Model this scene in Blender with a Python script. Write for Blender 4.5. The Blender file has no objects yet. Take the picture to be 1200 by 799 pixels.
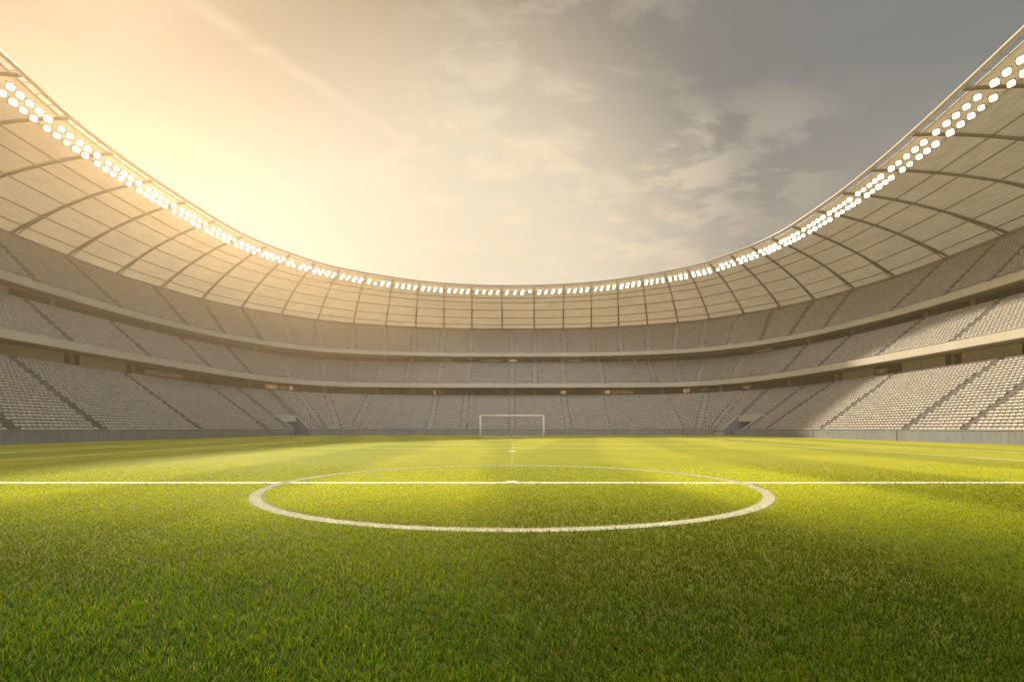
import bpy, math, random
import numpy as np
from mathutils import Vector, Matrix
random.seed(4); rng = np.random.default_rng(4)
R = math.radians
sc = bpy.context.scene
COL = sc.collection
F = 580.0; HOR = 501.0; CZ = 1.65        # focal length in pixels of the 1200 px frame, horizon row, eye height
YMIN = -22.0

# ------------------------------------------------------------------ objects
def tag(o, label=None, cat=None, group=None, kind=None):
    if label: o['label'] = label
    if cat: o['category'] = cat
    if group: o['group'] = group
    if kind: o['kind'] = kind
    return o
ONES = 'first second third fourth fifth sixth seventh eighth ninth tenth eleventh twelfth thirteenth fourteenth fifteenth sixteenth seventeenth eighteenth nineteenth'.split()
TENS = ['', '', 'twenty', 'thirty', 'forty', 'fifty', 'sixty']
def ordinal(n):                          # 1 -> first
    if n < 20: return ONES[n-1]
    t, o = divmod(n, 10)
    return TENS[t][:-1]+'ieth' if o == 0 else TENS[t]+'-'+ONES[o-1]
def empty(name, loc=(0, 0, 0)):
    o = bpy.data.objects.new(name, None); COL.objects.link(o); o.location = loc
    o.empty_display_size = .3
    return o
def link_mesh(name, me, mat, parent=None, smooth=False):
    o = bpy.data.objects.new(name, me); COL.objects.link(o)
    if mat is not None: me.materials.append(mat)
    if parent is not None:
        o.parent = parent
        o.matrix_parent_inverse = Matrix.Translation(-Vector(parent.location))
    if smooth: me.shade_smooth()
    return o
class MB:
    def __init__(s): s.v = []; s.f = []; s.uv = []
    def quad(s, a, b, c, d, uv=None):
        n = len(s.v); s.v += [tuple(a), tuple(b), tuple(c), tuple(d)]; s.f.append((n, n+1, n+2, n+3))
        s.uv += list(uv) if uv else [(0, 0)]*4
    def grid(s, rows, uvs=None):
        n = len(s.v); nc = len(rows[0])
        for r in rows: s.v += [tuple(p) for p in r]
        for i in range(len(rows)-1):
            for j in range(nc-1):
                s.f.append((n+i*nc+j, n+i*nc+j+1, n+(i+1)*nc+j+1, n+(i+1)*nc+j))
                if uvs is not None:
                    s.uv += [uvs[i][j], uvs[i][j+1], uvs[i+1][j+1], uvs[i+1][j]]
                else: s.uv += [(0, 0)]*4
    def hexa(s, lo, hi):
        n = len(s.v); s.v += [tuple(p) for p in lo] + [tuple(p) for p in hi]
        for f in ((0, 3, 2, 1), (4, 5, 6, 7), (0, 1, 5, 4), (1, 2, 6, 5), (2, 3, 7, 6), (3, 0, 4, 7)):
            s.f.append(tuple(n+i for i in f)); s.uv += [(0, 0)]*4
    def box(s, c, ax, ay, az):          # centre and half axes
        c = Vector(c); ax = Vector(ax); ay = Vector(ay); az = Vector(az)
        q = [c-ax-ay, c+ax-ay, c+ax+ay, c-ax+ay]
        s.hexa([p-az for p in q], [p+az for p in q])
    def tube(s, pts, r, n=6, caps=True, rz=None):
        pts = [Vector(p) for p in pts]; rings = []
        for i, p in enumerate(pts):
            t = (pts[min(i+1, len(pts)-1)] - pts[max(i-1, 0)]).normalized()
            up = Vector((0, 0, 1)) if abs(t.z) < .95 else Vector((0, 1, 0))
            a = t.cross(up).normalized(); b = a.cross(t).normalized()
            rb = rz if rz else r
            base = len(s.v)
            for k in range(n):
                an = 2*math.pi*(k+.5)/n
                s.v.append(tuple(p + a*math.cos(an)*r + b*math.sin(an)*rb))
            rings.append(base)
        for i in range(len(rings)-1):
            for k in range(n):
                s.f.append((rings[i]+k, rings[i]+(k+1) % n, rings[i+1]+(k+1) % n, rings[i+1]+k)); s.uv += [(0, 0)]*4
        if caps:
            s.f.append(tuple(rings[0]+k for k in reversed(range(n)))); s.uv += [(0, 0)]*n
            s.f.append(tuple(rings[-1]+k for k in range(n))); s.uv += [(0, 0)]*n
    def mesh(s, name, recalc=False):
        me = bpy.data.meshes.new(name); me.from_pydata(s.v, [], s.f)
        l = me.uv_layers.new(name='UVMap')
        l.data.foreach_set('uv', np.array(s.uv, dtype=np.float32).ravel())
        me.update(); return me
    def build(s, name, mat, parent=None, smooth=False):
        return link_mesh(name, s.mesh(name), mat, parent, smooth)

# ------------------------------------------------------------------ materials
def new_mat(name):
    m = bpy.data.materials.new(name); m.use_nodes = True
    nt = m.node_tree; nt.nodes.clear()
    out = nt.nodes.new('ShaderNodeOutputMaterial')
    return m, nt, out
class NB:
    def __init__(s, nt): s.nt = nt
    def n(s, typ, **kw):
        x = s.nt.nodes.new(typ)
        for k, v in kw.items(): setattr(x, k, v)
        return x
    def put(s, inp, v):
        if isinstance(v, bpy.types.NodeSocket): s.nt.links.new(v, inp)
        elif v is not None: inp.default_value = v
    def m(s, op, a, b=None, c=None, clamp=False):
        x = s.n('ShaderNodeMath', operation=op, use_clamp=clamp)
        for i, v in enumerate((a, b, c)):
            if v is not None: s.put(x.inputs[i], v)
        return x.outputs[0]
    def vm(s, op, a, b=None):
        x = s.n('ShaderNodeVectorMath', operation=op)
        s.put(x.inputs[0], a)
        if b is not None: s.put(x.inputs[1], b)
        return x.outputs['Value'] if op in ('DOT_PRODUCT', 'LENGTH') else x.outputs['Vector']
    def mix(s, f, a, b, blend='MIX'):
        x = s.n('ShaderNodeMix', data_type='RGBA', blend_type=blend)
        s.put(x.inputs[0], f)
        for i, v in ((6, a), (7, b)):
            s.put(x.inputs[i], v if isinstance(v, bpy.types.NodeSocket) else (*v, 1)[:4])
        return x.outputs[2]
    def noise(s, vec, scale, detail=4, rough=.55, dist=0):
        x = s.n('ShaderNodeTexNoise'); s.put(x.inputs['Vector'], vec)
        x.inputs['Scale'].default_value = scale; x.inputs['Detail'].default_value = detail
        x.inputs['Roughness'].default_value = rough; x.inputs['Distortion'].default_value = dist
        return x.outputs['Fac']
    def smooth(s, v, a, b, lo=0., hi=1.):
        x = s.n('ShaderNodeMapRange', interpolation_type='SMOOTHSTEP'); s.put(x.inputs[0], v)
        for i, q in enumerate((a, b, lo, hi)): x.inputs[i+1].default_value = q
        return x.outputs[0]
def pos_node(b):
    return b.n('ShaderNodeNewGeometry').outputs['Position']
def rough_mat(name, col, var=.18, scale=.6, rough=.75, spec=.3, metal=0., grime=None, streak=0., emis=None):
    m, nt, out = new_mat(name); b = NB(nt); P = pos_node(b)
    n1 = b.noise(P, scale, 5, .6); n2 = b.noise(P, scale*9, 3, .6)
    f = b.m('ADD', b.m('MULTIPLY', n1, .7), b.m('MULTIPLY', n2, .3))
    dark = tuple(c*(1-var) for c in col) if grime is None else grime
    light = tuple(min(1, c*(1+var)) for c in col)
    c = b.mix(b.smooth(f, .35, .65), dark, light)
    if streak:
        mp = b.n('ShaderNodeMapping'); mp.inputs['Scale'].default_value = (2.2, 2.2, .12); b.put(mp.inputs['Vector'], P)
        c = b.mix(b.smooth(b.noise(mp.outputs[0], 1.3, 4, .65), .48, .75, 0, streak), c, tuple(x*.45 for x in col))
    p = b.n('ShaderNodeBsdfPrincipled'); b.put(p.inputs['Base Color'], c)
    b.put(p.inputs['Roughness'], b.m('ADD', b.m('MULTIPLY', n2, .2), rough-.1))
    p.inputs['Metallic'].default_value = metal; p.inputs['Specular IOR Level'].default_value = spec
    bp = b.n('ShaderNodeBump'); bp.inputs['Strength'].default_value = .25; bp.inputs['Distance'].default_value = .02
    b.put(bp.inputs['Height'], n2); b.put(p.inputs['Normal'], bp.outputs[0])
    nt.links.new(p.outputs[0], out.inputs[0]); return m
MAT = {}
MAT['concrete'] = rough_mat('concrete', (.27, .26, .25), .2, .35)
MAT['stair'] = rough_mat('stair_concrete', (.60, .57, .53), .15, .5)
MAT['stair_side'] = rough_mat('shaded_stair_concrete', (.17, .155, .14), .15, .5)  # darker stair copy for the sides; aisle shade put into its colour
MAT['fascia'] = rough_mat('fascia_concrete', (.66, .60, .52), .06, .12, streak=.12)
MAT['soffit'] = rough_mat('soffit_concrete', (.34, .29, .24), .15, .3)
MAT['wall'] = rough_mat('barrier_concrete', (.28, .29, .345), .1, .4, streak=.5)
MAT['coping'] = rough_mat('coping', (.36, .355, .37), .1, .5)
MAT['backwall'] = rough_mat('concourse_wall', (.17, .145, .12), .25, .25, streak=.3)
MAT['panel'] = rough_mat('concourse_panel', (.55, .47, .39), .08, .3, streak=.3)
MAT['dark'] = rough_mat('dark_gap', (.05, .045, .042), .2, .5)
MAT['seat'] = rough_mat('seat_plastic', (.66, .605, .55), .2, 1.6, .5, .35)
MAT['steel'] = rough_mat('painted_steel', (.32, .285, .25), .12, .3, .5, .4)
MAT['edge'] = rough_mat('pale_steel', (.62, .53, .42), .08, .3, .4, .5)
MAT['housing'] = rough_mat('lamp_housing', (.30, .26, .21), .1, .5, .5, .4)
MAT['white'] = rough_mat('white_paint', (.88, .87, .84), .02, .8, .4, .4)
MAT['yellow'] = rough_mat('yellow_paint', (.62, .55, .06), .1, 4., .5)
def emis_mat(name, col, st, var=.0):
    m, nt, out = new_mat(name); b = NB(nt); e = b.n('ShaderNodeEmission')
    c = col
    if var:
        n = b.noise(pos_node(b), .9, 2)
        b.put(e.inputs['Color'], b.mix(b.smooth(n, .35, .65), tuple(x*(1-var) for x in col), col))
    else: e.inputs['Color'].default_value = (*col, 1)
    e.inputs['Strength'].default_value = st
    nt.links.new(e.outputs[0], out.inputs[0]); return m
def lens_mat():
    m, nt, out = new_mat('lamp_light'); b = NB(nt); e = b.n('ShaderNodeEmission')
    r = b.n('ShaderNodeObjectInfo').outputs['Random']
    e.inputs['Color'].default_value = (1, .84, .60, 1); b.put(e.inputs['Strength'], b.m('ADD', 2.2, b.m('MULTIPLY', r, 6.)))
    nt.links.new(e.outputs[0], out.inputs[0]); return m
MAT['lens'] = lens_mat()
MAT['window'] = emis_mat('lit_window', (.75, .42, .17), .6, .6)
MAT['window_dim'] = emis_mat('lit_window_dim', (.5, .29, .15), .28, .6)
def roof_mat(name, col, trans, tcol, seams=True):
    m, nt, out = new_mat(name); b = NB(nt); P = pos_node(b)
    uv = b.n('ShaderNodeUVMap').outputs[0]
    sep = b.n('ShaderNodeSeparateXYZ'); b.put(sep.inputs[0], uv)
    v = sep.outputs[1]; u = sep.outputs[0]
    mp = b.n('ShaderNodeMapping'); mp.inputs['Scale'].default_value = (.35, .5, 1); b.put(mp.inputs['Vector'], uv)
    n1 = b.noise(mp.outputs[0], 1.0, 6, .65); n2 = b.noise(P, .12, 3, .5)
    c = b.mix(b.smooth(n1, .3, .7), tuple(x*.88 for x in col), tuple(x*1.06 for x in col))
    c = b.mix(b.smooth(n2, .35, .7, 0, .35), c, tuple(x*.7 for x in col))
    fr = b.m('FRACT', b.m('DIVIDE', v, .85)); s1 = b.m('LESS_THAN', fr, .11)
    fr2 = b.m('FRACT', b.m('DIVIDE', u, 2.4)); s2 = b.m('LESS_THAN', fr2, .02)
    c = b.mix(b.m('MULTIPLY', b.m('MAXIMUM', s1, s2), .32), c, tuple(x*.4 for x in col))
    p = b.n('ShaderNodeBsdfPrincipled'); b.put(p.inputs['Base Color'], c); p.inputs['Roughness'].default_value = .55
    bp = b.n('ShaderNodeBump'); bp.inputs['Strength'].default_value = .5; bp.inputs['Distance'].default_value = .05
    b.put(bp.inputs['Height'], b.m('SINE', b.m('MULTIPLY', v, 2*math.pi/.85))); b.put(p.inputs['Normal'], bp.outputs[0])
    t = b.n('ShaderNodeBsdfTranslucent'); b.put(t.inputs['Color'], b.mix(1.0, c, tcol, 'MULTIPLY'))
    mx = b.n('ShaderNodeMixShader'); mx.inputs[0].default_value = trans
    nt.links.new(p.outputs[0], mx.inputs[1]); nt.links.new(t.outputs[0], mx.inputs[2])
    rf = b.n('ShaderNodeBsdfRefraction'); b.put(rf.inputs['Color'], b.mix(1.0, c, (1, .78, .48), 'MULTIPLY')); rf.inputs['Roughness'].default_value = .62; rf.inputs['IOR'].default_value = 1.01
    m2 = b.n('ShaderNodeMixShader'); m2.inputs[0].default_value = .36
    nt.links.new(mx.outputs[0], m2.inputs[1]); nt.links.new(rf.outputs[0], m2.inputs[2])
    nt.links.new(m2.outputs[0], out.inputs[0]); return m
MAT['roof'] = roof_mat('roof_membrane', (.58, .55, .50), .46, (1, .92, .79))
MAT['roof_clear'] = roof_mat('roof_clear_strip', (.70, .62, .50), .7, (1, .9, .72))

# ------------------------------------------------------------------ rings seen from above
def catmull(pts, n=14):
    pts = [np.array(p, float) for p in pts]; P = [2*pts[0]-pts[1]] + pts + [2*pts[-1]-pts[-2]]; out = []
    for i in range(1, len(P)-2):
        for k in range(n):
            t = k/n
            out.append(.5*((2*P[i]) + (-P[i-1]+P[i+1])*t + (2*P[i-1]-5*P[i]+4*P[i+1]-P[i+2])*t*t + (-P[i-1]+3*P[i]-3*P[i+1]+P[i+2])*t**3))
    out.append(pts[-1]); return out
class Ring:                              # a plan curve around the pitch, looked up by bearing
    def __init__(s, left, right=None, straight=False):
        left = left[:-1] + [left[-1]]
        if right is None: right = [(-x, y) for x, y in left]
        full = left + [tuple(p) for p in reversed(right[:-1])]
        P = np.array(full, float) if straight else np.array(catmull(full))
        if straight:
            Q = []
            for a, b in zip(P[:-1], P[1:]):
                k = max(2, int(np.linalg.norm(b-a)/1.0))
                Q += [a+(b-a)*i/k for i in range(k)]
            P = np.array(Q+[P[-1]])
        s.ph = np.arctan2(P[:, 0], P[:, 1]); s.P = P
        o = np.argsort(s.ph); s.ph = s.ph[o]; s.P = s.P[o]
    def at(s, ph):
        return np.stack([np.interp(ph, s.ph, s.P[:, 0]), np.interp(ph, s.ph, s.P[:, 1])], -1)
def phx(x): return math.atan((x-600)/F)
Y0 = YMIN
L0 = Ring([(-49, Y0), (-49, 50), (-48.7, 98), (-47.2, 105.5), (-45, 110), (0, 110)], straight=True)
L1 = Ring([(-62, Y0), (-62, 30), (-62, 60), (-62, 80), (-61.8, 97), (-60, 108), (-55.5, 117.5), (-47.5, 126.5), (-37, 131.5), (-18, 134), (0, 134.3)])
F2 = Ring([(-59.5, Y0), (-59.5, 30), (-59.6, 60), (-59.3, 80), (-58.3, 95), (-57.3, 104), (-54.8, 114), (-50, 122), (-43.5, 126.7), (-36, 128.7), (-20, 129.8), (0, 130)])
B2 = Ring([(-69, Y0), (-69, 30), (-69, 60), (-68.6, 80), (-67, 98), (-64, 110.5), (-58.6, 122.5), (-51, 130.5), (-42, 134.3), (-28, 136.4), (0, 137.2)])
F3 = Ring([(-65, Y0), (-65.5, 30), (-66, 60), (-66.5, 80), (-65.3, 93), (-61.8, 107.5), (-55, 119), (-44.5, 127.7), (-23, 133.2), (0, 134.2)])
B3 = Ring([(-75, Y0), (-75.6, 30), (-76.2, 60), (-77, 82), (-76.6, 96), (-74.5, 106), (-70.5, 118), (-61, 131), (-48.6, 141), (-26, 149), (0, 151)])
RO = Ring([(-76.2, Y0), (-76.8, 30), (-77.4, 60), (-78.2, 82), (-77.9, 96.4), (-75.8, 106.8), (-71.6, 119), (-61.9, 132), (-49.3, 142.1), (-26.4, 150.2), (0, 152.2)])
RI = Ring([(-41, Y0), (-44, 15), (-46.6, 32), (-49.2, 47.6), (-51.2, 57), (-52, 67), (-51.6, 79), (-50.2, 92), (-45.7, 102.5), (-38.6, 112), (-21, 122.4), (0, 125.8)],
          [(38, Y0), (40.5, 15), (43.4, 30), (46.3, 45.3), (48.6, 59), (49.9, 70), (50.2, 80), (49.3, 92), (45.4, 102.5), (38.6, 112), (21, 122.4), (0, 125.8)])

def perp(front, back, ys, side):
    out = []
    for y in ys:
        out.append((math.atan2(side*front, y), math.atan2(side*back, y)))
    return out
def table(px, front, back, lefty, righty):
    t = [(phx(a), phx(b)) for a, b in px]
    t += perp(front, back, lefty, -1) + perp(front, back, righty, 1)
    t.sort(); return t
AL = [(23, -112), (127, 7), (240, 142), (317, 240), (343, 274), (362, 314), (381, 348), (397, 383), (414, 435), (502, 512), (542, 547), (600, 600), (667, 660),
      (720, 710), (799, 778), (818, 828), (832, 872), (849, 902), (872, 946), (893, 980), (957, 1054), (1054, 1178), (1121, 1262)]
A2 = [(-20, -115), (93, 25), (183, 125), (252, 209), (299, 264), (343, 328), (382, 377), (409, 414), (441, 450), (477, 481), (513, 518), (547, 551), (600, 600), (627, 627),
      (662, 659), (707, 702), (769, 760), (798, 790), (817, 825), (855, 873), (913, 947), (954, 999), (1020, 1085), (1109, 1179), (1225, 1320)]
A3 = [(-40, -130), (54, -30), (150, 72), (225, 178), (267, 235), (309, 283), (344, 329), (378, 371), (414, 414), (450, 451), (484, 486), (517, 521), (551, 552), (600, 600),
      (627, 627), (662, 660), (696, 693), (728, 726), (760, 759), (791, 793), (820, 829), (854, 866), (890, 905), (922, 952), (961, 997), (1037, 1105), (1099, 1172), (1152, 1232), (1250, 1345)]
TL = table(AL, 49, 62, [38, 28, 15, 2, -11, Y0+.5], [40, 28, 15, 2, -11, Y0+.5])
T2 = table(A2, 59.5, 69, [44, 32, 18, 4, -10, Y0+.5], [44, 32, 18, 4, -10, Y0+.5])
T3 = table(A3, 65.5, 76.2, [46, 34, 20, 6, -8, Y0+.5], [46, 34, 20, 6, -8, Y0+.5])

class Tier:
    def __init__(s, name, fr, bk, tab, z0, z1, n):
        s.name, s.fr, s.bk, s.z0, s.n = name, fr, bk, z0, n
        s.inset = .3 if name == 'lower' else .75
        s.rise = (z1-z0)/(n-1); s.pf = np.array([a for a, b in tab]); s.pb = np.array([b for a, b in tab])
        s.k = np.arange(len(tab))
    def P(s, st, t):                     # station (in aisle numbers), t from front to back -> plan
        st = np.asarray(st, float)
        a = s.fr.at(np.interp(st, s.k, s.pf)); a = a*(1+s.inset/np.linalg.norm(a, axis=-1, keepdims=True)); b = s.bk.at(np.interp(st, s.k, s.pb))
        t = np.asarray(t, float)
        return a + (b-a)*t[..., None]
    def z(s, r): return s.z0 + s.rise*r
    def st_of_x(s, x): return float(np.interp(phx(x), s.pf, s.k))

T_low = Tier('lower', L0, L1, TL, 1.0, 10.45, 27)
T_mid = Tier('middle', F2, B2, T2, 12.85, 19.75, 19)
T_up = Tier('upper', F3, B3, T3, 21.5, 31.1, 25)
tunL = (T_low.st_of_x(343), T_low.st_of_x(362)); tunR = (T_low.st_of_x(849), T_low.st_of_x(872))
TUNROWS = 8
def v3(p, z): return (float(p[0]), float(p[1]), float(z))

def terrace(T, parent):
    mb = MB(); N = T.n
    st = []
    for i in range(len(T.k)-1): st += list(np.linspace(i, i+1, 9)[:-1])
    st.append(T.k[-1]); st = np.array(st, float)
    G = [T.P(st, np.full(len(st), r/N)) for r in range(N+1)]
    for j in range(len(st)-1):
        mid = (st[j]+st[j+1])/2
        for r in range(N):
            if T is T_low and r < TUNROWS and (tunL[0] < mid < tunL[1] or tunR[0] < mid < tunR[1]): continue
            z = T.z(r)
            zb = T.z(r-1) if r else z-.5
            mb.quad(v3(G[r][j], z), v3(G[r][j+1], z), v3(G[r+1][j+1], z), v3(G[r+1][j], z))
            mb.quad(v3(G[r][j], zb), v3(G[r][j+1], zb), v3(G[r][j+1], z), v3(G[r][j], z))
    return mb.build('terrace', MAT['concrete'], parent)

def stairs(T, parent, skip=()):
    N = T.n
    for i in T.k[1:-1]:
        if i in skip: continue
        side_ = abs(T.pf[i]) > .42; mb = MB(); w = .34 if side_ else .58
        c0 = T.P([i], [0.])[0]; c1 = T.P([i], [1.])[0]; d = (c1-c0); d = d/np.linalg.norm(d); p = np.array([-d[1], d[0]])*w
        for r in range(N-1):
            a = T.P([i], [(r+.5)/N])[0]; b_ = T.P([i], [(r+1)/N])[0]
            z = T.z(r)
            mb.hexa([v3(a-p, z-.02), v3(a+p, z-.02), v3(b_+p, z-.02), v3(b_-p, z-.02)],
                    [v3(a-p, z+T.rise*.5), v3(a+p, z+T.rise*.5), v3(b_+p, z+T.rise*.5), v3(b_-p, z+T.rise*.5)])
            a0 = T.P([i], [(r+.02)/N])[0]
            mb.quad(v3(a0-p, z+.006), v3(a0+p, z+.006), v3(a+p, z+.006), v3(a-p, z+.006))
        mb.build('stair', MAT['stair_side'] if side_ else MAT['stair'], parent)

# seat positions: (x, y, z, facing angle) in every row between two aisles
def seat_rows(T, wseat=.62, aisle=.66):
    out = []
    for i in range(len(T.k)-1):
        ss = np.linspace(i, i+1, 25)
        for r in range(T.n-1):
            if T is T_low and r < TUNROWS+1 and (tunL[0] <= i < tunL[1] or tunR[0] <= i < tunR[1]): continue
            t = (r+.52)/T.n
            q = T.P(ss, np.full(25, t))
            if q[:, 1].max() < 24: continue
            seg = np.linalg.norm(np.diff(q, axis=0), axis=1); L = np.concatenate([[0], np.cumsum(seg)])
            ai = .42 if abs(T.pf[i]+T.pf[i+1]) > .84 else aisle
            n = int((L[-1]-2*ai)/wseat)
            if n < 1: continue
            s0 = (L[-1]-n*wseat)/2 + wseat/2 + (.14 if r % 2 else -.14)
            l = s0 + wseat*np.arange(n)
            x = np.interp(l, L, q[:, 0]); y = np.interp(l, L, q[:, 1])
            tx = np.interp(l+.3, L, q[:, 0])-np.interp(l-.3, L, q[:, 0]); ty = np.interp(l+.3, L, q[:, 1])-np.interp(l-.3, L, q[:, 1])
            ang = np.arctan2(ty, tx)     # left to right as seen from the pitch
            keep = y > 24
            out.append(np.stack([x, y, np.full(n, T.z(r)), ang, np.full(n, r), np.full(n, i), np.arange(n), np.full(n, n)], 1)[keep])
    return np.concatenate(out)

# one seat: local x along the row, +y away from the pitch
def seat_shapes():
    back = MB(); cols = 4; rows = []
    for (y, z, ww) in ((.05, .07, .24), (.07, .14, .265), (.10, .25, .265), (.115, .33, .235)):
        rows.append([((-ww+2*ww*c/cols), y+.05*math.cos(math.pi*(c/cols-.5)) - .03, z) for c in range(cols+1)])
    back.grid(rows)
    back.grid([[(x, y+.05, z) for x, y, z in reversed(r)] for r in rows])
    top = rows[-1]; back.grid([top, [(x, y+.05, z) for x, y, z in top]])
    for e in (0, -1):
        s = [r[e] for r in rows]; back.grid([s, [(x, y+.05, z) for x, y, z in s]])
    pan = MB()
    lo = [(-.24, -.16, .10), (.24, -.16, .10), (.25, .06, .06), (-.25, .06, .06)]
    pan.hexa(lo, [(x, y, z+.05) for x, y, z in lo])
    pan.hexa([(-.05, -.08, .0), (.05, -.08, .0), (.05, .04, .0), (-.05, .04, .0)], [(-.05, -.08, .09), (.05, -.08, .09), (.05, .04, .08), (-.05, .04, .08)])
    return back, pan
sb, sp = seat_shapes()

def far_seat_mesh():
    m = MB()
    m.hexa([(-.265, .02, .05), (.265, .02, .05), (.265, .08, .05), (-.265, .08, .05)], [(-.255, .08, .33), (.255, .08, .33), (.255, .13, .33), (-.255, .13, .33)])
    m.hexa([(-.24, -.16, .10), (.24, -.16, .10), (.25, .05, .06), (-.25, .05, .06)], [(-.24, -.16, .15), (.24, -.16, .15), (.25, .05, .12), (-.25, .05, .12)])
    return np.array(m.v), [f for f in m.f]

stands = {}
for T, nm, lab in ((T_low, 'lower_stand', 'lowest seating stand of stepped concrete, directly behind the low wall around the pitch'),
                   (T_mid, 'middle_stand', 'middle seating stand, shallow band with a pale concrete front edge between the other two'),
                   (T_up, 'upper_stand', 'topmost seating stand, right under the curved roof')):
    e = empty(nm); tag(e, lab, 'stand'); stands[T.name] = e
    terrace(T, e)
    skip = set()
    if T is T_low: skip = {round(tunL[0]), round(tunL[1]), round(tunR[0]), round(tunR[1])}
    stairs(T, e, skip)

def polar_strip(mb, ra, rb, za, zb, phs, oa=0., ob=0.):
    A = ra.at(phs); B = rb.at(phs)
    def off(P, o):
        n = np.linalg.norm(P, axis=1, keepdims=True); return P*(1+o/n)
    A = off(A, oa); B = off(B, ob)
    mb.grid([[v3(p, za) for p in A], [v3(p, zb) for p in B]])
PHS = np.linspace(-1.98, 1.98, 420)
# keep to where every ring is defined
def fascia(ring, ztop, zbot, parent, ledge=.3):
    mb = MB()
    prof = [(0.35, zbot-.06), (-.05, zbot), (.16, ztop-.1), (.16, ztop), (.5, ztop), (.5, zbot)]
    A = ring.at(PHS); n = np.linalg.norm(A, axis=1, keepdims=True)
    rows = [[v3(p, z) for p in A*(1+o/n)] for o, z in prof]
    mb.grid(rows)
    return mb.build('fascia', MAT['fascia'], parent)
fascia(F2, 13.35, 12.2, stands['middle'])
fascia(F3, 22.0, 20.95, stands['upper'])
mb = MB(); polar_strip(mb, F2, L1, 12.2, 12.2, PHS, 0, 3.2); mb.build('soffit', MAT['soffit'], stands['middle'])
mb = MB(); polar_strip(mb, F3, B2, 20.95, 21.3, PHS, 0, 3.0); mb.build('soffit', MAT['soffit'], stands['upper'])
# handrail on the fascias
for ring, z, key in ((F2, 13.35, 'middle'), (F3, 22.0, 'upper')):
    mb = MB(); A = ring.at(PHS); n = np.linalg.norm(A, axis=1, keepdims=True); Q = A*(1+.15/n)
    mb.tube([v3(p, z+.32) for p in Q], .03, 4)
    for k in range(0, len(Q), 4): mb.tube([v3(Q[k], z-.02), v3(Q[k], z+.32)], .02, 4, False)
    mb.build('handrail', MAT['steel'], stands[key])

# parapet closing the back of the upper stand, a little lower along its left side
mb = MB(); A = B3.at(PHS); n_ = np.linalg.norm(A, axis=1, keepdims=True)
zt_ = np.where((PHS < -.28), 31.55, 31.93) - .2*0
mb.grid([[v3(p, 30.9) for p in A], [v3(p, z) for p, z in zip(A, zt_)], [v3(p, z) for p, z in zip(A*(1+.25/n_), zt_)]])
mb.build('parapet', MAT['soffit'], stands['upper'])

# concourses: the recessed walls behind the lower and middle stands
def concourse(name, label, ring, off, zf, zt, panels, windows, dims, cols):
    e = empty(name); tag(e, label, 'concourse')
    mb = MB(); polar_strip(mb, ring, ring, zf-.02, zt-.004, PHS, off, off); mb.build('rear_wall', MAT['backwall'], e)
    mb = MB(); polar_strip(mb, ring, ring, zf-.02, zf, PHS, -.1, off+.02); mb.build('walkway', MAT['concrete'], e)
    def slab(nm, x0, x1, z0, z1, depth, mat, base=0.):
        ph = np.linspace(phx(x0), phx(x1), max(2, int(abs(x1-x0)/18)+2))
        A = ring.at(ph); n = np.linalg.norm(A, axis=1, keepdims=True)
        f = A*(1+(off-base-depth)/n); g = A*(1+(off-base-.001)/n)
        m = MB(); m.grid([[v3(p, z0) for p in g], [v3(p, z0) for p in f], [v3(p, z1) for p in f], [v3(p, z1) for p in g]])
        m.quad(v3(g[0], z0), v3(f[0], z0), v3(f[0], z1), v3(g[0], z1)); m.quad(v3(f[-1], z0), v3(g[-1], z0), v3(g[-1], z1), v3(f[-1], z1))
        return m.build(nm, mat, e)
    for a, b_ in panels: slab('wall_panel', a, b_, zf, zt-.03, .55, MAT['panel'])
    for a, b_ in windows: slab('lit_window', a, b_, zf+.45, zt-.35, .06, MAT['window'])
    for a, b_ in dims: slab('lit_window', a, b_, zf+.5, zt-.4, .05, MAT['window_dim'])
    for x, w in cols: slab('column', x-w, x+w, zf, zt-.02, .8, MAT['soffit'])
concourse('lower_concourse', 'recessed concourse wall between the lowest and middle stands', L1, 2.4, 10.45, 12.2,
          [(-330, -200), (-170, -20), (-6, 75), (93, 148), (987, 1024), (1057, 1108), (1127, 1198), (1216, 1330), (1370, 1500)],
          [(311, 325), (339, 343.5), (507.5, 511), (657, 663), (709, 715), (801, 808)],
          [(326, 337), (514, 519), (545, 547), (440, 443), (705, 707), (717, 720), (822, 828), (1025, 1040), (170, 215), (720, 742), (870, 880)],
          [(84, 3), (156, 2), (230, 2), (293, 2), (380, 1.5), (441, 1.5), (483, 1.5), (600, 2), (626, 1), (776, 1.5), (845, 2), (925, 2), (980, 3), (1117, 2), (1206, 3)])
concourse('upper_concourse', 'recessed concourse wall between the middle and upper stands', B2, 1.9, 19.75, 21.15,
          [(-300, -180), (-160, 10)],
          [(596, 606)],
          [(563, 590), (625, 627), (657.5, 661), (665, 681), (520, 530), (742, 746), (885, 905)],
          [(62, 3), (180, 3), (300, 2), (391, 2), (451, 1.5), (483, 1.5), (518, 1.5), (551, 1.5), (637, 1), (701, 1.2), (727, 1), (760, 1.2), (791, 1.2), (875, 2), (948, 2), (999, 2), (1085, 3), (1140, 3)])

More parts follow.
